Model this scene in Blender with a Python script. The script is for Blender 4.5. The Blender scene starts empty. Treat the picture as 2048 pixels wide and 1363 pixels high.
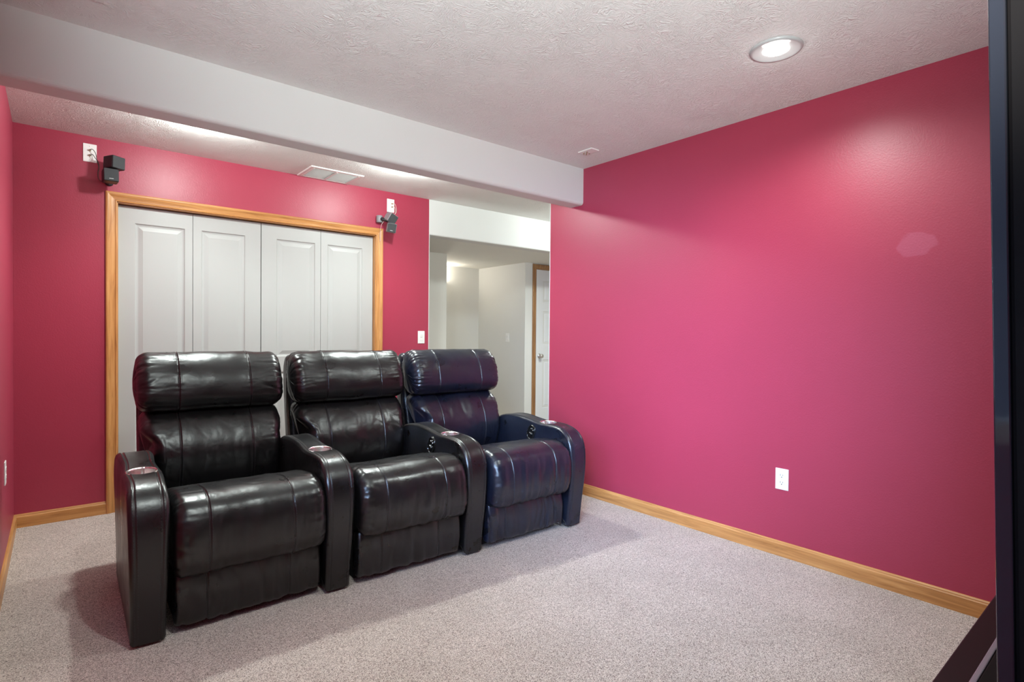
import bpy, bmesh, math, random
from mathutils import Vector, Matrix, noise
random.seed(7)
sc = bpy.context.scene
COL = sc.collection
PI = math.pi

# ------------------------------------------------------------------ dimensions (metres)
D = 4.466          # back wall plane (Y)
RW = 3.054         # right wall plane (X)
LW = -0.197        # left wall plane (X)
HC = 2.437         # ceiling
BF, BR, BB = 2.875, 3.022, 2.168   # ceiling beam front, rear, underside
EDGE = 2.675       # end of red back wall
OPN = 3.228        # far end of right wall
HH = 2.113         # hall ceiling
FY = -0.55         # front wall

# ------------------------------------------------------------------ materials
def mat(name):
    m = bpy.data.materials.new(name); m.use_nodes = True
    nt = m.node_tree
    return m, nt, nt.nodes['Principled BSDF']
def N(nt, t, **kw):
    n = nt.nodes.new(t)
    for k, v in kw.items():
        if k in n.inputs.keys(): n.inputs[k].default_value = v
        else: setattr(n, k, v)
    return n
def simple(name, rgb, rough=.5, metal=0., spec=.5, coat=0.):
    m, nt, b = mat(name)
    b.inputs['Base Color'].default_value = (*rgb, 1); b.inputs['Roughness'].default_value = rough
    b.inputs['Metallic'].default_value = metal; b.inputs['Specular IOR Level'].default_value = spec
    b.inputs['Coat Weight'].default_value = coat
    return m
def objco(nt):
    return nt.nodes.new('ShaderNodeTexCoord').outputs['Object']
def ramp(nt, stops):
    r = nt.nodes.new('ShaderNodeValToRGB')
    e = r.color_ramp.elements
    while len(e) < len(stops): e.new(.5)
    for i, (p, c) in enumerate(stops):
        e[i].position = p; e[i].color = (*c, 1) if len(c) == 3 else c
    return r

def wall_paint(name, rgb, rough=.45, bump=.25, scale=95., spec=.5, patch=None):
    m, nt, b = mat(name); L = nt.links.new
    co = objco(nt)
    n1 = N(nt, 'ShaderNodeTexNoise', Scale=scale, Detail=2.0, Roughness=.55); L(co, n1.inputs['Vector'])
    n2 = N(nt, 'ShaderNodeTexNoise', Scale=1.7, Detail=2.0); L(co, n2.inputs['Vector'])
    mx = N(nt, 'ShaderNodeMix', data_type='RGBA')
    mx.inputs[6].default_value = (*[c*.95 for c in rgb], 1); mx.inputs[7].default_value = (*[min(1, c*1.05) for c in rgb], 1)
    L(n2.outputs['Fac'], mx.inputs[0])
    out = mx.outputs[2]
    if patch:
        # a repainted patch: a stain with a shape of its own
        (px, py, pz), (sx, sy, sz), prgb = patch
        mp = N(nt, 'ShaderNodeMapping', vector_type='POINT'); L(co, mp.inputs['Vector'])
        mp.inputs['Location'].default_value = (-px/sx, -py/sy, -pz/sz); mp.inputs['Scale'].default_value = (1/sx, 1/sy, 1/sz)
        n3 = N(nt, 'ShaderNodeTexNoise', Scale=1.3, Detail=0.0); L(mp.outputs[0], n3.inputs['Vector'])
        av = N(nt, 'ShaderNodeMix', data_type='VECTOR'); av.inputs[0].default_value = .30
        L(mp.outputs[0], av.inputs[4])
        sb = N(nt, 'ShaderNodeVectorMath', operation='SUBTRACT'); L(n3.outputs['Color'], sb.inputs[0]); sb.inputs[1].default_value = (.5, .5, .5)
        sc2 = N(nt, 'ShaderNodeVectorMath', operation='SCALE'); L(sb.outputs[0], sc2.inputs[0]); sc2.inputs['Scale'].default_value = .65
        ad = N(nt, 'ShaderNodeVectorMath', operation='ADD'); L(mp.outputs[0], ad.inputs[0]); L(sc2.outputs[0], ad.inputs[1])
        ln = N(nt, 'ShaderNodeVectorMath', operation='LENGTH'); L(ad.outputs[0], ln.inputs[0])
        rp = ramp(nt, [(.86, (1, 1, 1)), (1.0, (0, 0, 0))]); L(ln.outputs['Value'], rp.inputs[0])
        m2 = N(nt, 'ShaderNodeMix', data_type='RGBA'); L(rp.outputs[0], m2.inputs[0]); L(out, m2.inputs[6]); m2.inputs[7].default_value = (*prgb, 1)
        out = m2.outputs[2]
    L(out, b.inputs['Base Color'])
    b.inputs['Roughness'].default_value = rough; b.inputs['Specular IOR Level'].default_value = spec
    bp = N(nt, 'ShaderNodeBump', Strength=bump, Distance=.003); L(n1.outputs['Fac'], bp.inputs['Height']); L(bp.outputs[0], b.inputs['Normal'])
    return m

def brushed_ceiling(name, rgb, strength=.55):
    """stomp-brush plaster: fans of short raised strokes, each fan with its own direction"""
    m, nt, b = mat(name); L = nt.links.new
    co = objco(nt)
    wn = N(nt, 'ShaderNodeTexNoise', Scale=9.0, Detail=2.0); L(co, wn.inputs['Vector'])
    s0 = N(nt, 'ShaderNodeVectorMath', operation='SUBTRACT'); L(wn.outputs['Color'], s0.inputs[0]); s0.inputs[1].default_value = (.5, .5, .5)
    s1 = N(nt, 'ShaderNodeVectorMath', operation='SCALE'); L(s0.outputs[0], s1.inputs[0]); s1.inputs['Scale'].default_value = .16
    wa = N(nt, 'ShaderNodeVectorMath', operation='ADD'); L(co, wa.inputs[0]); L(s1.outputs[0], wa.inputs[1])
    hs = []
    for k, (vs, fx, fy) in enumerate(((13., 185., 38.), (16.5, 210., 42.))):
        of = N(nt, 'ShaderNodeVectorMath', operation='ADD'); L(wa.outputs[0], of.inputs[0]); of.inputs[1].default_value = (3.1*k, 1.7*k, 0)
        vo = N(nt, 'ShaderNodeTexVoronoi', Scale=vs, feature='F1', voronoi_dimensions='2D'); L(of.outputs[0], vo.inputs['Vector'])
        sp = N(nt, 'ShaderNodeSeparateColor'); L(vo.outputs['Color'], sp.inputs[0])
        an = N(nt, 'ShaderNodeMath', operation='MULTIPLY'); L(sp.outputs[0], an.inputs[0]); an.inputs[1].default_value = 6.283
        vr = N(nt, 'ShaderNodeVectorRotate', rotation_type='Z_AXIS'); L(wa.outputs[0], vr.inputs['Vector']); L(an.outputs[0], vr.inputs['Angle'])
        mp = N(nt, 'ShaderNodeMapping'); L(vr.outputs[0], mp.inputs['Vector']); mp.inputs['Scale'].default_value = (fx, fy, 1)
        nz = N(nt, 'ShaderNodeTexNoise', Scale=1.0, Detail=1.0, Roughness=.4, noise_dimensions='2D'); L(mp.outputs[0], nz.inputs['Vector'])
        rp = ramp(nt, [(.50, (0, 0, 0)), (.64, (1, 1, 1))]); L(nz.outputs['Fac'], rp.inputs[0])
        hs.append(rp.outputs[0])
    ad = N(nt, 'ShaderNodeMath', operation='MAXIMUM'); L(hs[0], ad.inputs[0]); L(hs[1], ad.inputs[1])
    ms = N(nt, 'ShaderNodeTexNoise', Scale=5.0, Detail=1.0); L(co, ms.inputs['Vector'])
    rm = ramp(nt, [(.34, (.25, .25, .25)), (.6, (1, 1, 1))]); L(ms.outputs['Fac'], rm.inputs[0])
    ml = N(nt, 'ShaderNodeMath', operation='MULTIPLY'); L(ad.outputs[0], ml.inputs[0]); L(rm.outputs[0], ml.inputs[1])
    bp = N(nt, 'ShaderNodeBump', Strength=strength, Distance=.006); L(ml.outputs[0], bp.inputs['Height']); L(bp.outputs[0], b.inputs['Normal'])
    b.inputs['Base Color'].default_value = (*rgb, 1); b.inputs['Roughness'].default_value = .7; b.inputs['Specular IOR Level'].default_value = .3
    return m

def carpet_mat():
    m, nt, b = mat('carpet'); L = nt.links.new
    co = objco(nt)
    wn = N(nt, 'ShaderNodeTexNoise', Scale=120., Detail=2.0); L(co, wn.inputs['Vector'])
    s1 = N(nt, 'ShaderNodeVectorMath', operation='SCALE'); L(wn.outputs['Color'], s1.inputs[0]); s1.inputs['Scale'].default_value = .006
    wa = N(nt, 'ShaderNodeVectorMath', operation='ADD'); L(co, wa.inputs[0]); L(s1.outputs[0], wa.inputs[1])
    vo = N(nt, 'ShaderNodeTexVoronoi', Scale=480., feature='F1', voronoi_dimensions='2D'); L(wa.outputs[0], vo.inputs['Vector'])
    sp = N(nt, 'ShaderNodeSeparateColor'); L(vo.outputs['Color'], sp.inputs[0])
    rp = ramp(nt, [(0., (.09, .055, .045)), (.18, (.25, .18, .15)), (.36, (.55, .452, .395)), (.68, (.70, .60, .54)), (1., (.92, .83, .77))])
    L(sp.outputs[0], rp.inputs[0])
    n2 = N(nt, 'ShaderNodeTexNoise', Scale=3.2, Detail=3.0); L(co, n2.inputs['Vector'])
    r2 = ramp(nt, [(.3, (.90, .89, .88)), (.7, (1.04, 1.03, 1.03))]); L(n2.outputs['Fac'], r2.inputs[0])
    mu = N(nt, 'ShaderNodeMix', data_type='RGBA', blend_type='MULTIPLY'); mu.inputs[0].default_value = 1
    L(rp.outputs[0], mu.inputs[6]); L(r2.outputs[0], mu.inputs[7])
    L(mu.outputs[2], b.inputs['Base Color'])
    b.inputs['Roughness'].default_value = 1; b.inputs['Specular IOR Level'].default_value = .1
    b.inputs['Sheen Weight'].default_value = .25
    iv = N(nt, 'ShaderNodeMath', operation='SUBTRACT'); iv.inputs[0].default_value = 1; L(vo.outputs['Distance'], iv.inputs[1])
    n4 = N(nt, 'ShaderNodeTexNoise', Scale=420., Detail=2.0); L(co, n4.inputs['Vector'])
    ah = N(nt, 'ShaderNodeMath', operation='ADD'); L(iv.outputs[0], ah.inputs[0]); L(n4.outputs['Fac'], ah.inputs[1])
    bp = N(nt, 'ShaderNodeBump', Strength=.6, Distance=.006); L(ah.outputs[0], bp.inputs['Height']); L(bp.outputs[0], b.inputs['Normal'])
    return m

def oak(name, axis, tint=(1, 1, 1)):
    m, nt, b = mat(name); L = nt.links.new
    co = objco(nt)
    mp = N(nt, 'ShaderNodeMapping'); L(co, mp.inputs['Vector'])
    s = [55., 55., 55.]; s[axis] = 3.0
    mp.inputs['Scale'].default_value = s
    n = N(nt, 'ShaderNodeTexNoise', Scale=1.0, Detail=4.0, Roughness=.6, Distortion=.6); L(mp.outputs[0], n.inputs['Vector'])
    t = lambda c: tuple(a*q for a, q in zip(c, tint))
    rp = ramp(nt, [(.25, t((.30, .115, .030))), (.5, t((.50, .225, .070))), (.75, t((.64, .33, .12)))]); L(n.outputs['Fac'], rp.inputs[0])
    L(rp.outputs[0], b.inputs['Base Color'])
    b.inputs['Roughness'].default_value = .38
    bp = N(nt, 'ShaderNodeBump', Strength=.12, Distance=.002); L(n.outputs['Fac'], bp.inputs['Height']); L(bp.outputs[0], b.inputs['Normal'])
    return m

def steel_mat():
    m, nt, b = mat('brushed_steel'); L = nt.links.new
    co = objco(nt); mp = N(nt, 'ShaderNodeMapping'); L(co, mp.inputs['Vector']); mp.inputs['Scale'].default_value = (140., 140., 3.)
    n = N(nt, 'ShaderNodeTexNoise', Scale=1., Detail=2.0); L(mp.outputs[0], n.inputs['Vector'])
    b.inputs['Base Color'].default_value = (.80, .78, .76, 1); b.inputs['Metallic'].default_value = 1; b.inputs['Roughness'].default_value = .2
    bp = N(nt, 'ShaderNodeBump', Strength=.45, Distance=.005); L(n.outputs['Fac'], bp.inputs['Height']); L(bp.outputs[0], b.inputs['Normal'])
    return m
def leather_mat(name='black_leather', rgb=(.0065, .006, .0066)):
    m, nt, b = mat(name); L = nt.links.new
    co = objco(nt)
    n2 = N(nt, 'ShaderNodeTexNoise', Scale=9., Detail=3.0); L(co, n2.inputs['Vector'])
    mr = N(nt, 'ShaderNodeMapRange'); L(n2.outputs['Fac'], mr.inputs[0])
    mr.inputs[1].default_value = .3; mr.inputs[2].default_value = .7; mr.inputs[3].default_value = .26; mr.inputs[4].default_value = .39
    L(mr.outputs[0], b.inputs['Roughness'])
    b.inputs['Base Color'].default_value = (*rgb, 1)
    b.inputs['Specular IOR Level'].default_value = .65
    v = N(nt, 'ShaderNodeTexVoronoi', Scale=420., feature='DISTANCE_TO_EDGE'); L(co, v.inputs['Vector'])
    n3 = N(nt, 'ShaderNodeTexNoise', Scale=45., Detail=3.0); L(co, n3.inputs['Vector'])
    b1 = N(nt, 'ShaderNodeBump', Strength=.12, Distance=.0006); L(v.outputs['Distance'], b1.inputs['Height'])
    b2 = N(nt, 'ShaderNodeBump', Strength=.20, Distance=.004); L(n3.outputs['Fac'], b2.inputs['Height']); L(b1.outputs[0], b2.inputs['Normal'])
    L(b2.outputs[0], b.inputs['Normal'])
    return m

RED = (.335, .031, .064)
M = dict(
    red=wall_paint('crimson_paint', RED, rough=.42, bump=.16, scale=125.),
    redR=wall_paint('crimson_paint_patched', RED, rough=.42, bump=.16, scale=125., patch=((RW, .785, 1.625), (.3, .078, .06), (.37, .056, .10))),
    white=wall_paint('white_paint', (.64, .635, .62), rough=.6, bump=.10, scale=120, spec=.3),
    hall=wall_paint('hall_paint', (.70, .69, .65), rough=.6, bump=.15, scale=95, spec=.3),
    ceil=brushed_ceiling('brushed_ceiling', (.76, .76, .74), .42),
    ceilh=brushed_ceiling('hall_ceiling_plaster', (.72, .71, .66), .4),
    carpet=carpet_mat(),
    oakx=oak('oak_across', 0), oaky=oak('oak_along', 1), oakz=oak('oak_upright', 2),
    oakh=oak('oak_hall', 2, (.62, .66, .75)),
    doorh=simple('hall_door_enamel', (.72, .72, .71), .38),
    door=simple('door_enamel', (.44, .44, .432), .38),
    leather=leather_mat(),
    leather_bluelit=leather_mat('blue_lit_black_leather', (.0070, .0092, .0185)),  # black leather with the blue light spill put into its base colour
    thread=simple('thread', (.04, .038, .042), .7),
    piping=simple('leather_piping', (.012, .011, .012), .33),
    steel=steel_mat(),
    plastic=simple('black_plastic', (.010, .010, .011), .22),
    chrome=simple('chrome_rim', (.30, .30, .32), .25, 1.),
    plate=simple('white_plastic', (.82, .81, .79), .35),
    vent=simple('white_enamel_metal', (.74, .73, .71), .35),
    trimring=simple('lamp_trim', (.42, .42, .42), .3),
    slot=simple('dark_slot', (.05, .045, .04), .6),
    brass=simple('nickel_post', (.55, .48, .36), .3, 1.),
    speaker=simple('speaker_case', (.016, .017, .019), .4),
    grille=wall_paint('speaker_grille', (.028, .030, .033), rough=.75, bump=.4, scale=900),
    spk_grey=simple('grey_speaker_case', (.22, .22, .235), .38),
    badge=simple('badge', (.6, .6, .6), .3, .6),
    wire=simple('wire', (.10, .085, .08), .5),
    wirel=simple('clear_wire', (.55, .42, .40), .4),
    tvframe=simple('gloss_bezel', (.014, .014, .018), .07, 0., .45, .15),
    tvscreen=simple('tv_screen', (.006, .005, .006), .06),
    tvback=simple('tv_housing', (.007, .0055, .0055), .6, 0., .05),
    stand=simple('black_lacquer', (.005, .0045, .0045), .35, 0., .15),
    glassedge=simple('foot_plate', (.20, .18, .21), .25, .3),
    knob=simple('satin_nickel', (.62, .60, .57), .25, 1.),
    dark=simple('under_frame', (.008, .007, .007), .8),
)
def emit(name, rgb, s):
    m, nt, b = mat(name)
    b.inputs['Base Color'].default_value = (*rgb, 1); b.inputs['Emission Color'].default_value = (*rgb, 1); b.inputs['Emission Strength'].default_value = s
    return m
M['lens'] = emit('lamp_lens', (1, .98, .94), 24.)
M['bowl'] = emit('sconce_glass', (1, .95, .86), .6)
def glass():
    m, nt, b = mat('added_window_glass')
    b.inputs['Base Color'].default_value = (1, 1, 1, 1); b.inputs['Roughness'].default_value = 0; b.inputs['Transmission Weight'].default_value = 1; b.inputs['IOR'].default_value = 1.02
    return m
M['glass'] = glass()

# ------------------------------------------------------------------ mesh helpers
def link(o, parent=None):
    COL.objects.link(o)
    if parent is not None: o.parent = parent
    return o
def obj(name, bm, mats, parent=None, smooth=False, loc=None):
    me = bpy.data.meshes.new(name); bm.normal_update(); bm.to_mesh(me); bm.free()
    if not isinstance(mats, (list, tuple)): mats = [mats]
    for m in mats: me.materials.append(m)
    if smooth:
        for p in me.polygons: p.use_smooth = True
    o = bpy.data.objects.new(name, me)
    if loc is not None: o.location = loc
    return link(o, parent)
def tag(o, label, cat, group=None):
    o['label'] = label; o['category'] = cat
    if group: o['group'] = group
    return o
def thing(name, label, cat, loc=(0, 0, 0), rotz=0., group=None):
    o = bpy.data.objects.new(name, None); o.empty_display_size = .1
    o.location = loc; o.rotation_euler = (0, 0, rotz)
    link(o); return tag(o, label, cat, group)
def struct(o):
    o['kind'] = 'structure'; return o
def box(bm, x0, x1, y0, y1, z0, z1, bev=0., seg=2, mi=0):
    r = bmesh.ops.create_cube(bm, size=1.0)
    vs = r['verts']
    for v in vs:
        v.co = Vector(((x0+x1)/2+v.co.x*(x1-x0), (y0+y1)/2+v.co.y*(y1-y0), (z0+z1)/2+v.co.z*(z1-z0)))
    fs = set(f for v in vs for f in v.link_faces)
    for f in fs: f.material_index = mi
    if bev > 0:
        es = list(set(e for v in vs for e in v.link_edges))
        rb = bmesh.ops.bevel(bm, geom=es, offset=bev, segments=seg, affect='EDGES', profile=.5)
        for f in rb['faces']: f.material_index = mi
    return vs
def nbox(*a, **k):
    bm = bmesh.new(); box(bm, *a, **k); return bm
def lathe(bm, prof, seg=32, mat4=None, mi=0, cap=False):
    """prof: (radius, z) pairs turned about local Z"""
    rings = []
    for r, z in prof:
        ring = []
        for i in range(seg):
            a = 2*PI*i/seg
            p = Vector((r*math.cos(a), r*math.sin(a), z))
            if mat4 is not None: p = mat4 @ p
            ring.append(bm.verts.new(p))
        rings.append(ring)
    for a, b in zip(rings, rings[1:]):
        for i in range(seg):
            f = bm.faces.new((a[i], a[(i+1) % seg], b[(i+1) % seg], b[i])); f.material_index = mi; f.smooth = True
    if cap:
        for ring, rev in ((rings[0], True), (rings[-1], False)):
            f = bm.faces.new(ring[::-1] if rev else ring); f.material_index = mi
    return rings
def tube(bm, pts, r, seg=8, mi=0, cap=True):
    pts = [Vector(p) for p in pts]
    prev = None; rings = []
    for i, p in enumerate(pts):
        d = (pts[min(i+1, len(pts)-1)] - pts[max(i-1, 0)]).normalized()
        if prev is None:
            up = Vector((0, 0, 1)) if abs(d.z) < .9 else Vector((1, 0, 0))
            a = d.cross(up).normalized()
        else:
            a = (prev - d*prev.dot(d)).normalized()
        prev = a; b = d.cross(a)
        rr = r[i] if isinstance(r, (list, tuple)) else r
        rings.append([bm.verts.new(p + a*rr*math.cos(2*PI*k/seg) + b*rr*math.sin(2*PI*k/seg)) for k in range(seg)])
    for A, B in zip(rings, rings[1:]):
        for k in range(seg):
            f = bm.faces.new((A[k], A[(k+1) % seg], B[(k+1) % seg], B[k])); f.smooth = True; f.material_index = mi
    if cap:
        bm.faces.new(rings[0][::-1]).material_index = mi; bm.faces.new(rings[-1]).material_index = mi
def crom(pts, per, closed=False):
    """Catmull-Rom through pts"""
    out = []; n = len(pts)
    rng = n if closed else n-1
    for i in range(rng):
        if closed: p0, p1, p2, p3 = (pts[(i+k-1) % n] for k in range(4))
        else: p0, p1, p2, p3 = pts[max(i-1, 0)], pts[i], pts[i+1], pts[min(i+2, n-1)]
        for k in range(per):
            t = k/per
            out.append(tuple(.5*((2*b)+(-a+c)*t+(2*a-5*b+4*c-d)*t*t+(-a+3*b-3*c+d)*t**3) for a, b, c, d in zip(p0, p1, p2, p3)))
    if not closed: out.append(tuple(pts[-1]))
    return out
def resample(pts, step):
    """closed polyline to even steps"""
    P = [Vector(p) for p in pts]; P.append(P[0].copy())
    Ls = [0.]
    for a, b in zip(P, P[1:]): Ls.append(Ls[-1]+(b-a).length)
    n = max(8, int(round(Ls[-1]/step))); out = []; j = 0
    for i in range(n):
        s = Ls[-1]*i/n
        while Ls[j+1] < s: j += 1
        t = (s-Ls[j])/max(1e-9, Ls[j+1]-Ls[j]); out.append(P[j].lerp(P[j+1], t))
    return out

# ------------------------------------------------------------------ upholstery: a closed profile (v, w) swept along u
def sweep(profile, u0, u1, R, seams=(), disp=None, step=.007, ustep=.012, bulge=.004, groove=.0035, power=2.0, warp=None):
    P = resample(profile, step); n = len(P)
    area = sum(P[i].x*P[(i+1) % n].y-P[(i+1) % n].x*P[i].y for i in range(n))
    if area < 0: P = P[::-1]
    Nn = []
    for i in range(n):
        d = (P[(i+1) % n]-P[i-1]).normalized(); Nn.append(Vector((d.y, -d.x)))
    arc = [0.]
    for i in range(1, n): arc.append(arc[-1]+(P[i]-P[i-1]).length)
    cen = sum(P, Vector((0, 0)))/n
    us = set()
    k = max(2, int((u1-u0-2*R)/ustep))
    for i in range(k+1): us.add(round(u0+R+(u1-u0-2*R)*i/k, 5))
    for i in range(10):
        e = R*(1-math.cos(PI/2*i/10)); us.add(round(u0+e, 5)); us.add(round(u1-e, 5))
    for s in seams:
        us = {u for u in us if abs(u-s) > .0085}
        for d in (-.0085, -.006, -.0035, -.0018, 0, .0018, .0035, .006, .0085): us.add(round(s+d, 5))
    us = sorted(us)
    grid = []
    for u in us:
        e = min(u-u0, u1-u)
        ins = 0. if e >= R else R*(1-(max(0., 1-(1-e/R)**power))**(1/power))
        gs = 0.
        for s in seams:
            x = abs(u-s); gs += groove*math.exp(-(x/.0026)**2) - .0006*math.exp(-((x-.007)/.004)**2)
        row = []
        for i in range(n):
            d = disp(u, arc[i], P[i].x, P[i].y, e) if disp else 0.
            q = P[i]+Nn[i]*(d-ins-gs)
            row.append(Vector((warp(u, q.y, q.x) if warp else u, q.x, q.y)))
        grid.append(row)
    bm = bmesh.new()
    V = [[bm.verts.new(p) for p in row] for row in grid]
    for a, b in zip(V, V[1:]):
        for i in range(n):
            f = bm.faces.new((a[i], a[(i+1) % n], b[(i+1) % n], b[i])); f.smooth = True
    for row, gr, sgn in ((V[0], grid[0], -1), (V[-1], grid[-1], 1)):
        c = sum(gr, Vector((0, 0, 0)))/n; last = row
        for q, sc_ in enumerate((.86, .62, .34)):
            new = [bm.verts.new(c+(p-c)*sc_+Vector((sgn*bulge*(1-sc_**2), 0, 0))) for p in gr]
            for i in range(n):
                f = bm.faces.new((last[i], last[(i+1) % n], new[(i+1) % n], new[i]) if sgn < 0 else (new[i], new[(i+1) % n], last[(i+1) % n], last[i])); f.smooth = True
            last = new
        cv = bm.verts.new(c+Vector((sgn*bulge, 0, 0)))
        for i in range(n):
            f = bm.faces.new((last[i], last[(i+1) % n], cv) if sgn < 0 else (cv, last[(i+1) % n], last[i])); f.smooth = True
    bmesh.ops.recalc_face_normals(bm, faces=bm.faces)
    lines = []
    for s in seams:
        for d in (-.006, .006):
            j = min(range(len(us)), key=lambda i: abs(us[i]-(s+d)))
            lines.append([grid[j][i]+Vector((0, Nn[i].x, Nn[i].y))*.0004 for i in range(n)])
    return bm, lines
def stitches(lines, keep, name, parent, dash=.007, gap=.004, r=.0007, m=None):
    for q in range(0, len(lines), 2): stitch_seam(lines[q:q+2], keep, name, parent, dash, gap, r, m)
def stitch_seam(lines, keep, name, parent, dash, gap, r, m):
    bm = bmesh.new()
    for ln in lines:
        run = 0.; cur = []; pos = 0.
        n = len(ln)
        for i in range(n):
            a, b = ln[i], ln[(i+1) % n]
            if not (keep(a) and keep(b)): continue
            L = (b-a).length; t = 0.
            d = (b-a)/max(L, 1e-9)
            s = pos
            # walk dashes along this little segment
            k = math.floor(s/(dash+gap))
            while k*(dash+gap) < s+L:
                x0 = max(s, k*(dash+gap)); x1 = min(s+L, k*(dash+gap)+dash)
                if x1-x0 > .0012: tube(bm, [a+d*(x0-s), a+d*(x1-s)], r, 4)
                k += 1
            pos += L
    return obj(name, bm, m or M['thread'], parent, True)
nz = lambda x, y, z=0.: noise.noise(Vector((x, y, z)))

# ------------------------------------------------------------------ the recliners
ROW_O = Vector((0.215, 2.49, 0)); ROW_A = math.atan2(-.114, 2.337); PITCH = .7365; AW = .124
def arm_profile():
    top = crom([(.004, .012), (-.012, .15), (-.030, .28), (-.038, .40), (-.031, .49), (-.006, .552), (.040, .594), (.105, .615), (.19, .620), (.29, .619), (.38, .629), (.48, .640), (.58, .640), (.68, .622), (.76, .575), (.79, .50), (.79, .30), (.79, .012)], 8)
    return top
def seat_profile():
    return crom([(.03, .232), (-.028, .243), (-.058, .300), (-.064, .38), (-.052, .455), (-.018, .512), (.06, .545), (.18, .540), (.34, .510), (.50, .470), (.66, .428), (.735, .38), (.68, .30), (.40, .235), (.20, .228)], 10, True)
def back_profile():
    return crom([(.715, .375), (.690, .43), (.668, .49), (.662, .55), (.672, .615), (.699, .68), (.742, .742), (.800, .785), (.86, .80), (.92, .78), (.93, .66), (.89, .52), (.85, .40), (.79, .355)], 10, True)
def head_profile():
    return crom([(.800, .788), (.748, .808), (.722, .852), (.722, .902), (.738, .962), (.768, 1.018), (.812, 1.064), (.866, 1.087), (.925, 1.072), (.962, 1.01), (.962, .92), (.94, .84), (.88, .792)], 10, True)
def shell_profile():
    return crom([(0.830, .25), (0.845, .40), (0.890, .60), (0.940, .80), (0.960, .93), (0.960, 1.03), (0.995, 1.060), (1.040, 1.04), (1.070, .95), (1.050, .75), (1.015, .55), (0.975, .36), (0.930, .25)], 8, True)
def foot_profile():
    return crom([(.045, .028), (.020, .045), (.010, .11), (.009, .18), (.020, .245), (.05, .268), (.085, .25), (.09, .14), (.085, .05)], 8, True)

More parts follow.
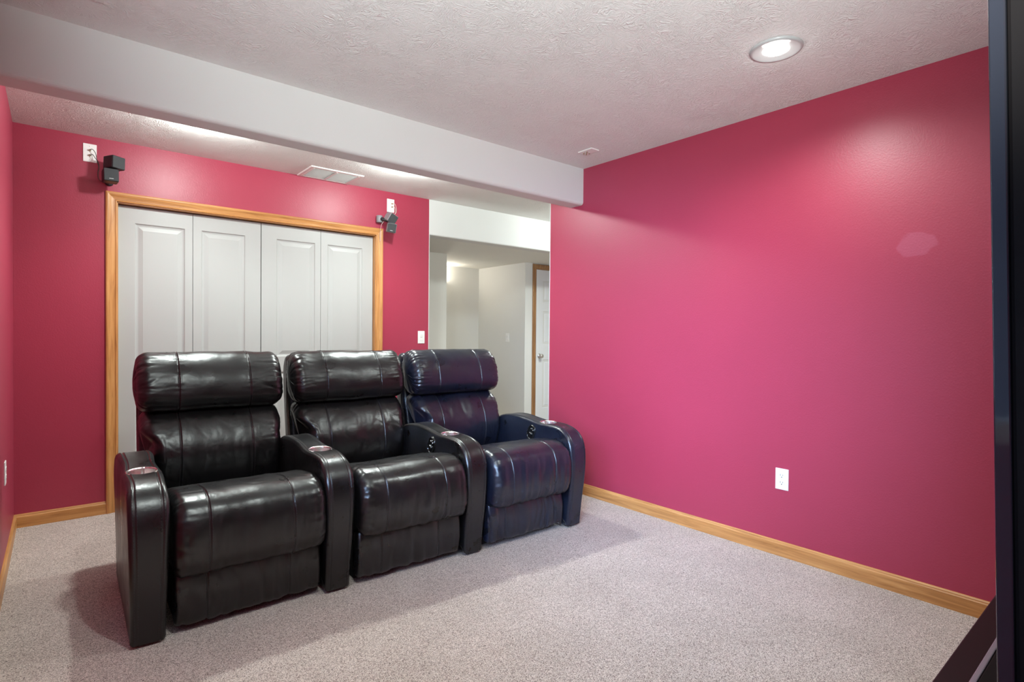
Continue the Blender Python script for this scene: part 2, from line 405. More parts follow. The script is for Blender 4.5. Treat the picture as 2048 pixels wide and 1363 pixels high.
def arm_width(v, w):
    k = .93+.17*max(0., min(1., w/.5))**1.3
    t = max(0., min(1., (w-.54)/.05))
    g = lambda c, s: math.exp(-((v-c)/s)**2)
    return k*(1+t*(.045*g(.245, .06)-.10*g(.40, .075)-.05*g(.08, .06)))
def crease(c, w=.11): return math.exp(-(c/w)**2)
def make_recliner(i, label, left_arm, control, hide='leather'):
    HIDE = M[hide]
    org = ROW_O + Vector((math.cos(ROW_A), math.sin(ROW_A), 0))*PITCH*i + Vector((.007*i, -.014, 0))
    root = thing('recliner', label, 'recliner', org, math.radians(-.9), 'row of home theatre recliners')
    S = 11.3*(i+1); U = .422; SU = .416; BU = .420
    s0, s1 = AW+.012, PITCH-.016
    def taper(u, w, v):
        # the lower back narrows where it sits between the armrests
        k = 1-max(0., min(1., (w-.632)/.085)); k = k*k*(3-2*k)
        x = u-BU; f = max(0., min(1., (abs(x)-.20)/.125)); f = f*f*(3-2*f)
        return u + k*f*(.052 if x < 0 else -.014)
    fold = (1.0, 1.35, 1.8)[i]
    def d_seat(u, t, v, w, e):
        o = .0055*nz(u*4.5, t*4, S)+.0025*nz(u*12, t*9, S+5)
        front = max(0., min(1., (.52-w)/.12)) if v < .12 else 0.
        c = nz(u*26+.8*nz(u*5, t*3, S+2), t*3.2, S+1)
        o += front*fold*.0042*nz(u*30+1.2*nz(u*4, t*3, S+7), t*2.2, S+9)
        o -= front*fold*.0042*crease(c, .13)*max(0., .55+nz(u*3, t*2, S+8))
        if v > .05 and v < .6: o -= .0016*crease(nz(u*6, t*15, S+3), .1)
        o += .0045*math.exp(-e/.035)*nz(u*8, t*55, S+4) - .006*math.exp(-e/.045)*crease(nz(u*9, t*30, S+6), .12)
        return o
    def d_back(u, t, v, w, e):
        o = .010*nz(u*5, w*5, S+20)+.0035*nz(u*12, w*8, S+21)+.0012*nz(u*34, w*12, S+26)
        o -= .0010*crease(nz(u*9+w*6, w*7-u*5, S+22), .08)
        o -= .0014*crease(nz(u*14, w*3.5, S+25), .10)*max(0., min(1., (.66-w)/.1))
        o += .0045*math.exp(-e/.04)*nz(u*9, t*50, S+23) - .005*math.exp(-e/.05)*crease(nz(u*9, t*30, S+24), .12)
        return o
    def d_head(u, t, v, w, e):
        o = .0055*nz(u*6, t*6, S+30)+.0025*nz(u*14, t*12, S+31)
        for sx in (SU_l, SU_r): o += .0022*math.exp(-abs(u-sx)/.02)*nz(u*10, t*75, S+34)
        o += .008*math.exp(-e/.05)*nz(u*6, t*58, S+32) - .0075*math.exp(-e/.05)*crease(nz(u*7, t*36, S+33), .13)
        return o
    def d_foot(u, t, v, w, e):
        o = .004*nz(u*5, w*5, S+40)
        c = nz(u*22+1.2*nz(w*5, u*3, S+42)+w*3, w*2.4, S+41)
        o += fold*.0055*nz(u*26+1.5*nz(w*5, u*3, S+45)+w*2, w*2.2, S+46)
        o -= fold*.0065*crease(c, .18)*max(0., .5+nz(u*3.5, w*3, S+43))
        o += .003*math.exp(-e/.03)*nz(u*8, t*50, S+44)
        return o
    SU_l, SU_r = BU-.167, BU+.167
    # base under the seat
    bb = nbox(s0+.02, s1-.02, .11, .72, .0, .24, .006); obj('base', bb, M['dark'], root)
    bm, ln = sweep(foot_profile(), s0+.004, s1-.004, .022, (SU-.161, SU+.161), d_foot, .007, .007)
    f = obj('footrest', bm, HIDE, root, True); stitches(ln, lambda p: p.y < .04, 'stitching', f)
    bm, ln = sweep(seat_profile(), s0-.002, s1+.002, .042, (SU-.161, SU+.161), d_seat, .008, .007, .003)
    f = obj('seat_cushion', bm, HIDE, root, True); stitches(ln, lambda p: p.y < .68 and (p.z > .40 or p.y < .0), 'stitching', f)
    bm, ln = sweep(back_profile(), BU-.332, BU+.332, .060, (SU_l, SU_r), d_back, .007, .007, .006, warp=taper)
    f = obj('back_cushion', bm, HIDE, root, True); stitches(ln, lambda p: p.y < .86 and p.z > .42, 'stitching', f)
    bm, ln = sweep(head_profile(), BU-.343, BU+.343, .055, (SU_l, SU_r), d_head, .006, .006, .012)
    f = obj('headrest', bm, HIDE, root, True); stitches(ln, lambda p: p.y < .92 and p.z > .80, 'stitching', f)
    bm, ln = sweep(shell_profile(), BU-.325, BU+.325, .028, (), lambda u, t, v, w, e: .003*nz(u*4, w*4, S+50), .012, .02, .004)
    obj('back_shell', bm, HIDE, root, True)
    arms = [(PITCH-.008, True)] + ([(-.008, False)] if left_arm else [])
    for a0, right in arms:
        def d_arm(u, t, v, w, e, a0=a0):
            return .0016*nz(u*6, t*5, S+60+a0*9)
        a1 = a0+AW
        bm, ln = sweep(arm_profile(), a0, a1, .017, (a0+.021, a1-.021), d_arm, .010, .012, .004, .0022, warp=lambda u, w, v, c=(a0+a1)/2: c+(u-c)*arm_width(v, w))
        arm = obj('armrest', bm, HIDE, root, True)
        uc, vc, zc = (a0+a1)/2, .245, .618
        # opening for the cup holder
        cb = bmesh.new(); bmesh.ops.create_cone(cb, cap_ends=True, segments=48, radius1=.0515, radius2=.0515, depth=.2, matrix=Matrix.Translation((uc, vc, zc+.015)))
        cut = obj('cutter', cb, M['leather'])
        md = arm.modifiers.new('b', 'BOOLEAN'); md.object = cut; md.operation = 'DIFFERENCE'; md.solver = 'EXACT'
        cut.parent = root
        bpy.context.view_layer.update()
        dg = bpy.context.evaluated_depsgraph_get(); me = bpy.data.meshes.new_from_object(arm.evaluated_get(dg))
        arm.modifiers.clear(); old = arm.data; arm.data = me; bpy.data.meshes.remove(old)
        cm = cut.data; bpy.data.objects.remove(cut); bpy.data.meshes.remove(cm)
        st = stitches(ln, lambda p: p.z > .03 and p.y < .74, 'stitching', arm)
        ch = bmesh.new()
        TLT = Matrix.Translation((uc, vc, zc)) @ Matrix.Rotation(math.radians(4), 4, 'X')
        lathe(ch, [(.0495, -.002), (.0508, .003), (.0540, .0045), (.0568, .0035), (.0572, .001), (.0555, -.003)], 48, TLT)
        lathe(ch, [(.0001, -.078), (.040, -.078), (.0435, -.075), (.0495, -.002)], 48, TLT)
        bmesh.ops.recalc_face_normals(ch, faces=ch.faces)
        c = obj('cup_holder', ch, M['steel'], arm, True); c['label'] = 'brushed steel cup holder'
        if right and control:
            # oval recline control set into the inner face of the arm
            cp = bmesh.new()
            X = Matrix.Translation((a0-.0105, .338, .547)) @ Matrix.Rotation(math.radians(28), 4, 'X') @ Matrix.Rotation(-PI/2, 4, 'Y')
            def oval(prof, mi, sx=.050, sy=.036, seg=40):
                rings = []
                for k, z in prof:
                    ring = []
                    for j in range(seg):
                        a = 2*PI*j/seg; c_, s_ = math.cos(a), math.sin(a)
                        e = 2/2.6
                        ring.append(cp.verts.new(X @ Vector((math.copysign(abs(c_)**e, c_)*(sx-k), math.copysign(abs(s_)**e, s_)*(sy-k), z))))
                    rings.append(ring)
                for A, B in zip(rings, rings[1:]):
                    for j in range(seg):
                        f = cp.faces.new((A[j], A[(j+1) % seg], B[(j+1) % seg], B[j])); f.material_index = mi; f.smooth = True
                return rings
            oval([(-.003, -.006), (-.001, .0035), (.003, .0055), (.0065, .003), (.008, -.002)], 0)
            r = oval([(.008, -.001), (.0085, -.0015)], 1); cp.faces.new(r[-1]).material_index = 1
            def blk(x0, x1, y0, y1, h, mi):
                vs = box(cp, x0, x1, y0, y1, -.002, h, .001, 1, mi)
            before = len(cp.verts); blk(.004, .026, -.016, -.006, .005, 1); blk(.004, .026, .004, .014, .005, 1); blk(-.030, -.006, -.012, .012, .0042, 1)
            blk(.025, .027, -.016, -.006, .0055, 2); blk(.025, .027, .004, .014, .0055, 2); blk(-.006, -.0045, -.012, .012, .005, 2)
            cp.verts.ensure_lookup_table()
            for v in cp.verts[before:]: v.co = X @ v.co
            bmesh.ops.recalc_face_normals(cp, faces=cp.faces)
            c = obj('control_panel', cp, [M['plastic'], M['plastic'], M['chrome']], arm); c['label'] = 'glossy black oval recline control'
    return root
make_recliner(0, 'black leather recliner at the left end of the row, with two armrests', True, False)
make_recliner(1, 'black leather recliner in the middle of the row of three', False, True)
make_recliner(2, 'black leather recliner, blue light painted in, nearest the long red wall, right end of row', False, True, 'leather_bluelit')

# ------------------------------------------------------------------ room shell
def slab(name, x0, x1, y0, y1, z0, z1, m):
    return struct(obj(name, nbox(x0, x1, y0, y1, z0, z1), m))
X1 = 6.4; Y1 = 6.40
slab('floor', -1.2, X1+.1, FY-.1, Y1+.2, -.08, 0, M['carpet'])
slab('ceiling', LW-.15, X1, FY-.1, D+.001, HC, HC+.1, M['ceil'])
slab('ceiling_hall', EDGE-1.2, X1, D+.119, Y1+.1, HH, HH+.4, M['ceilh'])
# back wall with closet opening
OX0, OX1, OZ = .310, 2.147, 2.045
bm = bmesh.new()
box(bm, LW-.12, OX0, D, D+.12, 0, HC); box(bm, OX1, EDGE, D, D+.12, 0, HC); box(bm, OX0, OX1, D, D+.12, OZ, HC)
struct(obj('wall_back', bm, M['red']))
# header across the hall opening and white corner bead of the red wall
bm = bmesh.new(); vs = box(bm, EDGE+.004, X1, D, D+.13, HH-.003, HC, 0)
es = [e for e in bm.edges if all(abs(v.co.z-(HH-.003)) < 1e-5 and abs(v.co.y-D) < 1e-5 for v in e.verts)]
bmesh.ops.bevel(bm, geom=es, offset=.014, segments=4, affect='EDGES', profile=.5)
struct(obj('wall_header', bm, M['white'], None))
slab('trim_3', EDGE-.0005, EDGE+.0055, D-.002, D+.122, 0, HC, M['white'])
# right wall
slab('wall_right', RW, RW+.115, FY, OPN, 0, HC, M['redR'])
slab('trim_4', RW-.001, RW+.116, OPN-.0005, OPN+.006, 0, HC, M['white'])
# left wall with an unseen window added to let in cool light
WY0, WY1, WZ0, WZ1 = -.25, 1.55, .95, 2.10
bm = bmesh.new()
box(bm, LW-.12, LW, FY, WY0, 0, HC); box(bm, LW-.12, LW, WY1, D, 0, HC); box(bm, LW-.12, LW, WY0, WY1, 0, WZ0); box(bm, LW-.12, LW, WY0, WY1, WZ1, HC)
struct(obj('wall_left', bm, M['red']))
bm = bmesh.new()
for a in ((WY0, WY0+.05, WZ0, WZ1), (WY1-.05, WY1, WZ0, WZ1), (WY0, WY1, WZ0, WZ0+.05), (WY0, WY1, WZ1-.05, WZ1), ((WY0+WY1)/2-.02, (WY0+WY1)/2+.02, WZ0, WZ1)):
    box(bm, LW-.10, LW-.03, *a)
w = struct(obj('added_window_1', bm, M['plate']))
obj('pane', nbox(LW-.070, LW-.064, WY0+.03, WY1-.03, WZ0+.03, WZ1-.03), M['glass'], w)
slab('wall_front', LW-.12, X1, FY-.1, FY, 0, HC, M['red'])
# hall beyond the opening
slab('wall_hall_near', 1.2, 3.486, 5.42, 5.53, 0, HH, M['hall'])
slab('wall_hall_end', 3.0, 4.75, 6.38, 6.5, 0, HH, M['hall'])
slab('wall_hall_side', 4.645, 4.76, 5.40, 6.38, 0, HH, M['hall'])
slab('wall_hall_door', 4.645, X1, 5.37, 5.40, 0, HH, M['hall'])
slab('wall_hall_left', 1.1, 1.2, D+.12, 5.53, 0, HH, M['hall'])
slab('wall_far_right', X1, X1+.1, FY, Y1, 0, HC, M['hall'])
slab('wall_hall_return', 3.17, X1, 2.0, 2.1, 0, HC, M['hall'])
slab('wall_hall_rear', 3.0, 3.1, 5.53, 6.38, 0, HH, M['hall'])
# beam
bm = bmesh.new(); box(bm, LW, RW, BF, BR, BB, HC+.02)
es = [e for e in bm.edges if all(abs(v.co.z-BB) < 1e-5 for v in e.verts) and abs(e.verts[0].co.y-e.verts[1].co.y) < 1e-5]
bmesh.ops.bevel(bm, geom=es, offset=.022, segments=5, affect='EDGES', profile=.5)
o = struct(obj('ceiling_beam', bm, M['white']))
for p in o.data.polygons: p.use_smooth = False
# baseboards: straight run with a rounded top
def baseboard(name, a, b, nrm, m):
    a, b, nrm = Vector(a), Vector(b), Vector(nrm)
    prof = [(0, 0), (.0125, 0), (.0125, .060), (.0115, .066), (.0085, .070), (.0075, .075), (.0045, .0795), (0, .081)]
    bm = bmesh.new()
    A = [bm.verts.new(a+nrm*d+Vector((0, 0, z))) for d, z in prof]; B = [bm.verts.new(b+nrm*d+Vector((0, 0, z))) for d, z in prof]
    for i in range(len(prof)-1): bm.faces.new((A[i], A[i+1], B[i+1], B[i]))
    bm.faces.new(A); bm.faces.new(B[::-1]); bm.faces.new((A[0], B[0], B[-1], A[-1]))
    bmesh.ops.recalc_face_normals(bm, faces=bm.faces)
    return struct(obj(name, bm, m))
baseboard('baseboard_back', (LW, D, 0), (.251, D, 0), (0, -1, 0), M['oakx'])
baseboard('baseboard_back_right', (2.207, D, 0), (EDGE, D, 0), (0, -1, 0), M['oakx'])
baseboard('baseboard_right', (RW, FY, 0), (RW, OPN, 0), (-1, 0, 0), M['oaky'])
baseboard('baseboard_left', (LW, FY, 0), (LW, D-.0125, 0), (1, 0, 0), M['oaky'])
# door casing: moulded profile mitred round the opening
def casing(name, x0, x1, z1, y, wd, mats, inner_jamb):
    prof = [(0, 0), (0, .010), (.006, .012), (.010, .009), (.018, .0095), (.030, .012), (.042, .0165), (.048, .018), (.0535, .018), (wd, .014), (wd, 0)]   # (distance out from the opening, stand-off)
    bm = bmesh.new()
    def ring(fx): return [bm.verts.new(fx(d, h)) for d, h in prof]
    r1 = ring(lambda d, h: Vector((x0-d, y-h, 0))); r2 = ring(lambda d, h: Vector((x0-d, y-h, z1+d)))
    r3 = ring(lambda d, h: Vector((x1+d, y-h, z1+d))); r4 = ring(lambda d, h: Vector((x1+d, y-h, 0)))
    for k, (A, B) in enumerate(((r1, r2), (r2, r3), (r3, r4))):
        for i in range(len(prof)-1):
            f = bm.faces.new((A[i], A[i+1], B[i+1], B[i])); f.material_index = 1 if k == 1 else 0
    bm.faces.new(r1); bm.faces.new(r4)
    bmesh.ops.recalc_face_normals(bm, faces=bm.faces)
    o = struct(obj(name, bm, mats))
    j = bmesh.new(); dpt = inner_jamb
    box(j, x0-.004, x0+.006, y-.0005, y+dpt, 0, z1+.004); box(j, x1-.006, x1+.004, y-.0005, y+dpt, 0, z1+.004); box(j, x0-.004, x1+.004, y-.0005, y+dpt, z1-.006, z1+.004, mi=1)
    obj('jamb', j, mats, o)
    return o
casing('trim_1', .311, 2.146, 2.043, D, .060, [M['oakz'], M['oakx']], .12)
# panelled leaves
def leaf_bm(x0, x1, z0, z1, y, panels, th=.034):
    """flat leaf whose front (-Y) carries raised panels; panels: (px0, px1, pz0, pz1)"""
    bm = bmesh.new()
    xs = sorted({x0, x1, *[p[0] for p in panels], *[p[1] for p in panels]}); zs = sorted({z0, z1, *[p[2] for p in panels], *[p[3] for p in panels]})
    for xa, xb in zip(xs, xs[1:]):
        for za, zb in zip(zs, zs[1:]):
            pan = any(p[0] <= xa+1e-6 and xb <= p[1]+1e-6 and p[2] <= za+1e-6 and zb <= p[3]+1e-6 for p in panels)
            if not pan:
                bm.faces.new([bm.verts.new(c) for c in ((xa, y, za), (xb, y, za), (xb, y, zb), (xa, y, zb))])
    for px0, px1, pz0, pz1 in panels:
        steps = [(0, 0), (.006, .007), (.014, .009), (.020, .009), (.044, .002), (.046, .0015)]
        last = None
        for ins, dep in steps:
            r = [bm.verts.new(c) for c in ((px0+ins, y+dep, pz0+ins), (px1-ins, y+dep, pz0+ins), (px1-ins, y+dep, pz1-ins), (px0+ins, y+dep, pz1-ins))]
            if last:
                for k in range(4): bm.faces.new((last[k], last[(k+1) % 4], r[(k+1) % 4], r[k]))
            last = r
        bm.faces.new(last)
    for c in (((x0, y, z0), (x0, y, z1), (x0, y+th, z1), (x0, y+th, z0)), ((x1, y, z0), (x1, y+th, z0), (x1, y+th, z1), (x1, y, z1)),
              ((x0, y, z1), (x1, y, z1), (x1, y+th, z1), (x0, y+th, z1)), ((x0, y, z0), (x0, y+th, z0), (x1, y+th, z0), (x1, y, z0)), ((x0, y+th, z0), (x0, y+th, z1), (x1, y+th, z1), (x1, y+th, z0))):
        bm.faces.new([bm.verts.new(q) for q in c])
    bmesh.ops.remove_doubles(bm, verts=bm.verts, dist=1e-5)
    bmesh.ops.recalc_face_normals(bm, faces=bm.faces)
    return bm
DY = D+.045
b = [.319, .757, 1.217, 1.679, 2.138]
pz = ((1.005, 1.922), (.20, .885))
spec = [(.413, .708), (.811, 1.104), (1.331, 1.633), (1.736, 2.041)]
for di in (0, 1):
    e = bpy.data.objects.new('door_%d' % (di+1), None); e.location = (b[2*di], DY, 0); link(e); struct(e)
    for k in (0, 1):
        q = 2*di+k; g0 = .0015 if q != 2 else .003; g1 = .0015 if q != 1 else .003
        x0, x1 = b[q]+g0-b[2*di], b[q+1]-g1-b[2*di]; p0, p1 = (s-b[2*di] for s in spec[q])
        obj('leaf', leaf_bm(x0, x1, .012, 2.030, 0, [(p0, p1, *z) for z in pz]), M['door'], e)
# dark closet behind so that gaps read dark
slab('wall_closet', OX0-.1, OX1+.1, D+.42, D+.44, 0, OZ+.1, M['hall'])
# hall door
HY = 5.37
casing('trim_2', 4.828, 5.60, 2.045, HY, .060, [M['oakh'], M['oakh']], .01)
e = bpy.data.objects.new('door_3', None); e.location = (4.835, HY-.004, 0); link(e); struct(e)
obj('leaf', leaf_bm(0, .758, .01, 2.036, -.002, [(.115, .345, 1.62, 1.90), (.415, .645, 1.62, 1.90), (.115, .345, 1.06, 1.50), (.415, .645, 1.06, 1.50), (.115, .345, .22, .86), (.415, .645, .22, .86)], .006), M['doorh'], e)
kb = bmesh.new()
lathe(kb, [(.0001, 0), (.030, 0), (.031, .004), (.022, .008), (.012, .012), (.011, .028), (.020, .034), (.0275, .046), (.0265, .058), (.016, .066), (.0001, .068)], 28, Matrix.Translation((.055, -.004, .91)) @ Matrix.Rotation(PI/2, 4, 'X'))
bmesh.ops.recalc_face_normals(kb, faces=kb.faces)
o = obj('door_knob', kb, M['knob'], e, True); o['label'] = 'satin nickel door knob'

# ------------------------------------------------------------------ wall plates
def plate_root(name, label, cat, p, face, group=None):
    """face: rotation about Z so that local -Y looks into the room"""
    return thing(name, label, cat, p, face, group)
def plate_mesh(w=.070, h=.115, th=.0055):
    bm = bmesh.new(); box(bm, -w/2, w/2, -th, 0, -h/2, h/2, .0022, 2); return bm
def screw(bm, x, z, th=.0055, mi=0):
    lathe(bm, [(.0032, 0), (.0030, .0012), (.0001, .0014)], 14, Matrix.Translation((x, -th, z)) @ Matrix.Rotation(PI/2, 4, 'X'), mi)
def duplex(root):
    p = obj('cover_plate', plate_mesh(), M['plate'], root)
    for dz in (.0195, -.0195):
        bm = bmesh.new()
        # rounded receptacle face
        ring0, ring1 = [], []
        for k in range(32):
            a = 2*PI*k/32; x = .0165*math.cos(a); z = max(-.0135, min(.0135, .0172*math.sin(a)))
            ring0.append(bm.verts.new((x, -.005, dz+z))); ring1.append(bm.verts.new((x*.96, -.0072, dz+z*.96)))
        for k in range(32): bm.faces.new((ring0[k], ring0[(k+1) % 32], ring1[(k+1) % 32], ring1[k]))
        bm.faces.new(ring1)
        box(bm, -.0077, -.0055, -.0075, -.0060, dz-.001, dz+.008, mi=1); box(bm, .0055, .0075, -.0075, -.0060, dz-.0005, dz+.007, mi=1)
        lathe(bm, [(.0027, 0), (.0027, .0006), (.0001, .0006)], 12, Matrix.Translation((0, -.0070, dz-.0075)) @ Matrix.Rotation(PI/2, 4, 'X'), 1)
        bmesh.ops.recalc_face_normals(bm, faces=bm.faces)
        obj('receptacle', bm, [M['plate'], M['slot']], root)
    bm = bmesh.new(); screw(bm, 0, 0); obj('screw', bm, M['vent'], root)
def switch(root, rocker=True):
    obj('cover_plate', plate_mesh(), M['plate'], root)
    bm = bmesh.new(); box(bm, -.0168, .0168, -.0085, -.004, -.0335, .0335, .0012, 1); f = obj('rocker', bm, M['plate'], root)
    bm = bmesh.new(); box(bm, -.0125, .0125, -.0105, -.008, -.002, .028, .0012, 1); obj('paddle', bm, M['vent'], f)
def post_plate(root, wires, posts=((0, .016), (0, -.016)), mm='brass'):
    obj('cover_plate', plate_mesh(), M['plate'], root)
    for x, z in posts:
        bm = bmesh.new(); lathe(bm, [(.0075, 0), (.0075, .003), (.0052, .004), (.0052, .013), (.0035, .0145), (.0001, .0145)], 18, Matrix.Translation((x, -.0055, z)) @ Matrix.Rotation(PI/2, 4, 'X'))
        bmesh.ops.recalc_face_normals(bm, faces=bm.faces)
        obj('binding_post', bm, M[mm], root, True)
    for z in (.042, -.042):
        bm = bmesh.new(); screw(bm, 0, z); obj('screw', bm, M['vent'], root)
r = plate_root('outlet', 'white duplex outlet low on the long red wall', 'outlet', (RW, 1.375, .420), -PI/2); duplex(r)
r = plate_root('outlet', 'white outlet seen edge-on, low on the left red wall', 'outlet', (LW, 3.69, .490), PI/2); duplex(r)
r = plate_root('light_switch', 'white rocker light switch on red wall beside the opening, above the right recliner', 'light switch', (2.598, D, 1.159), 0); switch(r)
r = plate_root('light_switch', 'white switch plate on the pale hall wall beyond the opening', 'light switch', (4.645, 5.72, 1.147), -PI/2); switch(r)
r = plate_root('speaker_wire_plate', 'white wire plate with two posts near the left corner, above the speaker', 'wall plate', (.170, D, 2.330), 0); post_plate(r, True)
r = plate_root('speaker_wire_plate', 'white wire plate behind the tilted speaker, right of the closet doors', 'wall plate', (2.281, D, 2.318), 0); post_plate(r, True, ((.012, .018), (.012, -.010)))
# plate on the ceiling by the beam's right end
r = thing('ceiling_wire_plate', 'small white connector plate on the ceiling near the beam end', 'ceiling plate', (2.777, 2.571, HC)); r.rotation_euler = (-PI/2, 0, 0)
# local -Y becomes down: rotate so
r.rotation_euler = (-PI/2, 0, 0)
bm = bmesh.new(); box(bm, -.038, .038, 0, .007, -.062, .062, .002, 2); obj('cover_plate', bm, M['plate'], r)
for k, (x, z) in enumerate(((-.012, .030), (.012, .030), (-.012, .004), (.012, .004))):
    bm = bmesh.new(); lathe(bm, [(.006, 0), (.006, .004), (.0042, .005), (.0042, .013), (.0001, .013)], 16, Matrix.Translation((x, .006, z)) @ Matrix.Rotation(-PI/2, 4, 'X'))
    bmesh.ops.recalc_face_normals(bm, faces=bm.faces); obj('binding_post', bm, M['brass'], r, True)
# ------------------------------------------------------------------ ceiling registers
def register(label, x0, x1, y0, y1, group=None, sections=2):
    r = thing('ceiling_register', label, 'air vent', ((x0+x1)/2, (y0+y1)/2, HC), 0, group)
    w, d = (x1-x0)/2, (y1-y0)/2
    bm = bmesh.new()
    # bevelled outer flange as a frame
    def fr(i0, z0, i1, z1):
        A = [bm.verts.new(c) for c in ((-w+i0, -d+i0, z0), (w-i0, -d+i0, z0), (w-i0, d-i0, z0), (-w+i0, d-i0, z0))]
        B = [bm.verts.new(c) for c in ((-w+i1, -d+i1, z1), (w-i1, -d+i1, z1), (w-i1, d-i1, z1), (-w+i1, d-i1, z1))]
        for k in range(4): bm.faces.new((A[k], A[(k+1) % 4], B[(k+1) % 4], B[k]))
    fr(0, 0, .0, -.004); fr(.0, -.004, .004, -.008); fr(.004, -.008, .028, -.008); fr(.028, -.008, .030, -.002)
    bmesh.ops.recalc_face_normals(bm, faces=bm.faces)
    obj('frame', bm, M['vent'], r)
    iw, idp = w-.030, d-.030
    bm = bmesh.new(); box(bm, -iw, iw, -idp, idp, -.0012, -.0004); obj('backing', bm, M['vent'], r)
    xs = [-iw+2*iw*k/sections for k in range(sections+1)]
    for k in range(sections):
        bm = bmesh.new(); n = int(2*idp/.012)
        for j in range(n):
            y = -idp+2*idp*(j+.5)/n
            vs = box(bm, xs[k]+.006, xs[k+1]-.006, y-.0048, y+.0048, -.0065, -.0052)
            for v in vs: v.co.z += (v.co.y-y)*.35
        obj('louvre', bm, M['vent'], r)
    for k in range(sections+1):
        bm = bmesh.new(); box(bm, xs[k]-.006, xs[k]+.006, -idp, idp, -.0095, -.001)
        obj('divider', bm, M['vent'], r)
    return r
register('white two-section ceiling vent between the beam and the back wall', 1.468, 1.885, 4.138, 4.458)
register('white ceiling vent in front of the beam, cut off by the photo top', -.16, .146, 2.21, 2.612)
# small pale fitting beside the television
o = obj('ceiling_plate', nbox(2.672, 2.80, .36, .475, HC-.012, HC, .002), M['plate']); tag(o, 'white ceiling plate cut off behind the television top', 'ceiling plate')

# ------------------------------------------------------------------ recessed lights
def can(label, x, y, watts, flood=False, cone=164, blend=.8, group='recessed ceiling lights'):
    r = thing('ceiling_light', label, 'ceiling light', (x, y, HC), 0, group)
    bm = bmesh.new()
    lathe(bm, [(.106, 0), (.106, -.004), (.101, -.009), (.094, -.010), (.088, -.0065), (.054, -.004)], 56)
    bmesh.ops.recalc_face_normals(bm, faces=bm.faces)
    obj('trim_ring', bm, M['trimring'], r, True)
    bm = bmesh.new(); lathe(bm, [(.0001, -.0125), (.03, -.0115), (.048, -.008), (.054, -.004)], 48)
    bmesh.ops.recalc_face_normals(bm, faces=bm.faces)
    obj('lens', bm, M['lens'], r, True)
    ld = bpy.data.lights.new('lamp', 'POINT' if flood else 'SPOT'); ld.energy = watts; ld.color = (.90, 1, .96); ld.shadow_soft_size = .035
    if not flood: ld.spot_size = math.radians(cone); ld.spot_blend = blend
    lo = bpy.data.objects.new('lamp', ld); lo.location = (0, 0, -.055); link(lo, r)
    if not flood:
        lp = bpy.data.lights.new('glow', 'POINT'); lp.energy = .3; lp.color = ld.color; lp.shadow_soft_size = .03
        lo = bpy.data.objects.new('glow', lp); lo.location = (0, 0, -.06); link(lo, r)
    else:
        # the lamp's main beam, straight down
        ls = bpy.data.lights.new('beam', 'SPOT'); ls.energy = watts*2.4; ls.color = ld.color; ls.shadow_soft_size = .035; ls.spot_size = math.radians(140); ls.spot_blend = .75
        lo = bpy.data.objects.new('beam', ls); lo.location = (0, 0, -.055); link(lo, r)
    return r
can('glowing round ceiling light close to the long red wall', 2.400, 1.135, 68)
can('round ceiling light at the front left, above the open carpet', 0.62, 1.05, 62, cone=142, blend=.55)
can('round ceiling light behind the beam, above the left recliner', .70, 3.62, 31, True)
can('round ceiling light behind the beam, above the right recliner', 2.03, 3.62, 31, True)
can('unseen ceiling light added in the passage right of the red wall', 4.4, 3.70, 42, True)  # added lamp, out of view, brightens the header and hall
# hall sconce: half bowl on the end wall, open at the top
r = thing('wall_sconce', 'white half-bowl wall sconce in the hall, mostly hidden by the wall edge', 'wall light', (3.90, 6.38, 1.86))
bm = bmesh.new(); seg = 20; rings = []
for rr, z in ((.128, .045), (.124, .0), (.105, -.045), (.07, -.075), (.02, -.09)):
    rings.append([bm.verts.new((rr*math.cos(PI*k/seg), -rr*.8*math.sin(PI*k/seg), z)) for k in range(seg+1)])
for A, B in zip(rings, rings[1:]):
    for k in range(seg): bm.faces.new((A[k], A[k+1], B[k+1], B[k]))
obj('bowl', bm, M['bowl'], r, True)
obj('back_plate', nbox(-.05, .05, -.012, 0, -.06, .06, .003), M['plate'], r)
ld = bpy.data.lights.new('sconce_bulb', 'POINT'); ld.energy = 10; ld.color = (1, .95, .86); ld.shadow_soft_size = .04
lo = bpy.data.objects.new('sconce_bulb', ld); lo.location = (0, -.07, .06); link(lo, r)

# ------------------------------------------------------------------ double-cube speakers
def cube_bm(s=.080, d=.092):
    bm = bmesh.new(); box(bm, -s/2, s/2, -d/2, d/2, -s/2, s/2, .007, 3); return bm
def speaker_cube(root, name, loc, rot, case, badge=False, s=.080):
    o = obj(name, cube_bm(s), case, root); o.location = loc; o.rotation_euler = rot
    g = bmesh.new(); box(g, -s/2+.003, s/2-.003, -.0485, -.044, -s/2+.003, s/2-.003, .0015, 1); obj('grille', g, M['grille'], o)
    if badge:
        bm = bmesh.new()
        box(bm, -.011, .011, -.0493, -.0480, -s/2+.0145, -s/2+.0170, .0003, 1)
        obj('badge', bm, M['badge'], o)
    return o
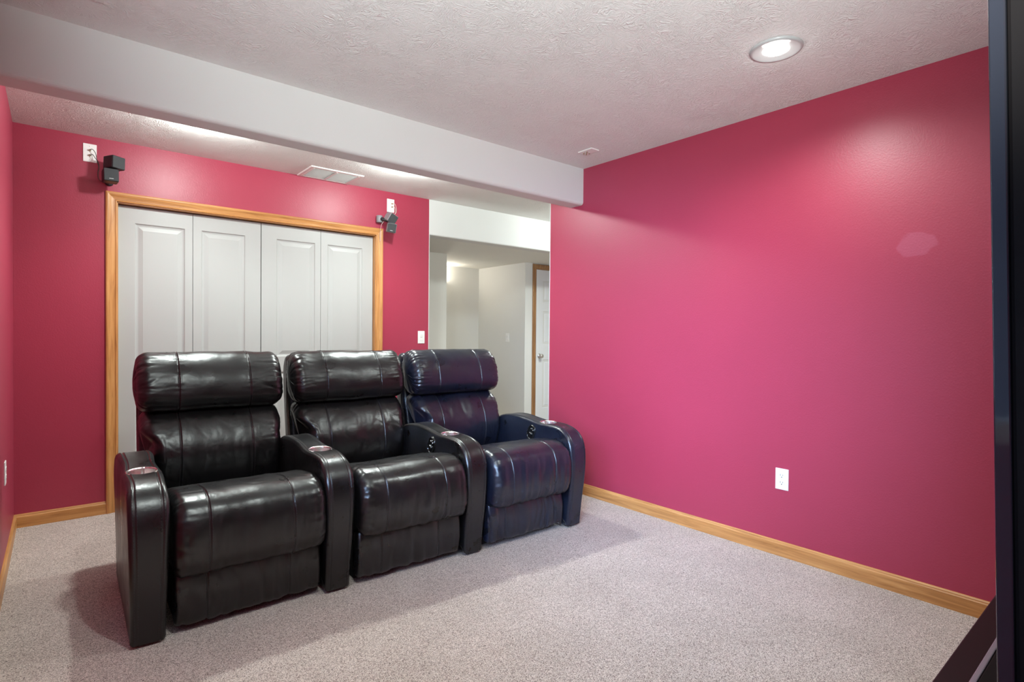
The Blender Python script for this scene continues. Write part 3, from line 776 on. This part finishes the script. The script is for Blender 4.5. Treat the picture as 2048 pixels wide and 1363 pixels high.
# left pair
r = thing('cube_speaker', 'black twin-cube speaker in the left corner, above the closet casing', 'speaker', (.270, D, 2.19), 0, 'twin-cube wall speakers')
speaker_cube(r, 'upper_cube', (.018, -.130, .068), (0, math.radians(2), math.radians(28)), M['speaker'])
speaker_cube(r, 'lower_cube', (-.002, -.130, -.016), (0, math.radians(-1), math.radians(3)), M['speaker'], True)
bm = bmesh.new(); tube(bm, [(.0, -.012, -.030), (.0, -.05, -.026), (0, -.10, -.020)], .009, 12); obj('mount_arm', bm, M['speaker'], r, True)
bm = bmesh.new(); lathe(bm, [(.0001, .014), (.018, .014), (.024, .006), (.024, 0)], 24, Matrix.Translation((0, 0, -.03)) @ Matrix.Rotation(PI/2, 4, 'X')); bmesh.ops.recalc_face_normals(bm, faces=bm.faces); obj('wall_mount', bm, M['speaker'], r, True)
bm = bmesh.new()
for dx, z0 in ((0, .156), (.004, .124)):
    pts = crom([(-.100, -.020, z0), (-.088, -.034, z0+.002), (-.072, -.038, z0-.022), (-.064+dx, -.036, .085), (-.056+dx*.5, -.036, .05), (-.062+dx*.5, -.050, .01), (-.058, -.065, -.03), (-.040, -.090, -.048), (-.01, -.10, -.048)], 8)
    tube(bm, pts, .0022, 8)
obj('speaker_wire', bm, M['wire'], r, True)
# right pair
r = thing('cube_speaker', 'grey and black tilted twin-cube speaker at the right corner of the closet casing', 'speaker', (2.160, D, 2.190), 0, 'twin-cube wall speakers')
speaker_cube(r, 'upper_cube', (.072, -.105, -.004), (math.radians(18), math.radians(24), math.radians(6)), M['spk_grey'], False, .078)
speaker_cube(r, 'lower_cube', (.074, -.110, -.090), (math.radians(8), math.radians(8), math.radians(-20)), M['spk_grey'], True, .078)
bm = bmesh.new(); lathe(bm, [(.0001, -.030), (.024, -.030), (.027, -.027), (.027, .027), (.024, .030), (.0001, .030)], 32, Matrix.Translation((.004, -.0265, -.010))); bmesh.ops.recalc_face_normals(bm, faces=bm.faces); obj('wall_mount', bm, M['spk_grey'], r, True)
bm = bmesh.new(); tube(bm, [(.006, -.040, -.010), (.012, -.058, -.012), (.028, -.075, -.018), (.055, -.09, -.03)], [.009, .016, .012, .010], 14); obj('mount_arm', bm, M['speaker'], r, True)
bm = bmesh.new()
pts = crom([(.133, -.0225, .146), (.150, -.03, .140), (.160, -.035, .10), (.150, -.045, .06), (.115, -.07, .035)], 8); tube(bm, pts, .0022, 8)
pts = crom([(.133, -.0225, .118), (.146, -.03, .112), (.152, -.035, .085), (.143, -.045, .055), (.11, -.07, .03)], 8); tube(bm, pts, .0018, 8)
pts = crom([(.03, -.06, -.03), (.012, -.05, -.06), (.010, -.030, -.12), (.012, -.024, -.20)], 8); tube(bm, pts, .0018, 8)
obj('speaker_wire', bm, M['wirel'], r, True)

# ------------------------------------------------------------------ television on its stand
TX0, TX1, TZ0, TZ1 = .76, 2.36, .70, 1.60
TILT = math.radians(-1.5)
tv = thing('television', 'large glossy black television seen edge-on at the right of the photo', 'television', ((TX0+TX1)/2, .1104, .562))
def tvp(name, bm, m, smooth=False, parent=None):
    o = obj(name, bm, m, parent or tv, smooth)
    if parent is None: o.rotation_euler = (TILT, 0, 0)
    return o
hw = (TX1-TX0)/2; z0, z1 = TZ0-.562, TZ1-.562
bm = bmesh.new()
for a in ((-hw, -hw+.035, z0, z1), (hw-.035, hw, z0, z1), (-hw+.035, hw-.035, z0, z0+.05), (-hw+.035, hw-.035, z1-.035, z1)):
    box(bm, a[0], a[1], -.014, .0, a[2], a[3], .0015, 2)
tvp('bezel', bm, M['tvframe'])
tvp('screen', nbox(-hw+.03, hw-.03, -.010, -.004, z0+.045, z1-.03), M['tvscreen'])
bm = bmesh.new(); box(bm, -hw+.006, hw-.006, -.055, -.0135, z0+.006, z1-.006, .004, 2); box(bm, -hw+.25, hw-.25, -.095, -.05, z0+.12, z1-.15, .015, 3)
tvp('rear_housing', bm, M['tvback'])
obj('neck', nbox(-.12, .12, -.075, -.045, .012, z0+.2, .006), M['tvback'], tv)
obj('foot', nbox(-.52, .52, -.25, .120, -.012, .004, .003), M['tvback'], tv)
obj('foot_edge', nbox(-.52, .52, .120, .130, -.012, .005, .002), M['glassedge'], tv)
st = thing('tv_stand', 'low black lacquered stand under the television, lower right corner', 'tv stand', ((TX0+TX1)/2, 0, 0))
obj('top', nbox(-1.05, 1.05, -.36, .291, .510, .550, .003), M['stand'], st)
for x in (-1.03, -.0125, 1.005): obj('side_panel', nbox(x, x+.025, -.35, .27, 0.0, .51), M['stand'], st)
obj('shelf', nbox(-1.005, 1.005, -.34, .25, .24, .262), M['stand'], st)
obj('plinth', nbox(-1.005, 1.005, -.34, .25, .0, .06), M['stand'], st)

# ------------------------------------------------------------------ cool fill light placed outside the added window
ld = bpy.data.lights.new('cool_fill_light', 'AREA'); ld.shape = 'RECTANGLE'; ld.size = 1.7; ld.size_y = 1.1; ld.energy = 88; ld.color = (.45, .66, 1.0); ld.spread = math.radians(48)
lo = bpy.data.objects.new('cool_fill_light', ld); lo.location = (LW-.30, .65, 1.55)
lo.rotation_euler = Vector((-3.35, -2.0, .88)).to_track_quat('Z', 'Y').to_euler(); link(lo)
# unseen fill spot added beside the camera to brighten the ceiling
ld = bpy.data.lights.new('ceiling_fill', 'SPOT'); ld.energy = 450; ld.color = (.90, 1, .97); ld.shadow_soft_size = .06; ld.spot_size = math.radians(90); ld.spot_blend = .9
lo = bpy.data.objects.new('ceiling_fill', ld); lo.location = (.05, -.30, 1.45)
lo.rotation_euler = (Vector((.05, -.30, 1.45))-Vector((1.0, .95, 2.437))).to_track_quat('Z', 'Y').to_euler(); link(lo)
w = bpy.data.worlds.new('sky'); sc.world = w; w.use_nodes = True
w.node_tree.nodes['Background'].inputs[0].default_value = (.45, .6, 1, 1); w.node_tree.nodes['Background'].inputs[1].default_value = .6

# ------------------------------------------------------------------ camera
cd = bpy.data.cameras.new('camera'); cam = bpy.data.objects.new('camera', cd); link(cam)
cd.sensor_width = 36.; cd.sensor_fit = 'HORIZONTAL'; cd.lens = 1105.552*36/2048; cd.clip_start = .02
R_ = Vector((.771285, -.63643, .008743)); U_ = Vector((.001807, .015925, .999872)); F_ = Vector((.636488, .77117, -.013433))
mw = Matrix((( R_.x, U_.x, -F_.x, 0), (R_.y, U_.y, -F_.y, 0), (R_.z, U_.z, -F_.z, 1.2), (0, 0, 0, 1)))
cam.matrix_world = mw
sc.camera = cam
sc.view_settings.view_transform = 'Standard'; sc.view_settings.look = 'None'; sc.view_settings.gamma = 1; sc.view_settings.use_curve_mapping = False
sc.view_settings.exposure = -0.1
sc.cycles.max_bounces = 12; sc.cycles.diffuse_bounces = 8; sc.cycles.glossy_bounces = 6; sc.cycles.sample_clamp_indirect = 8
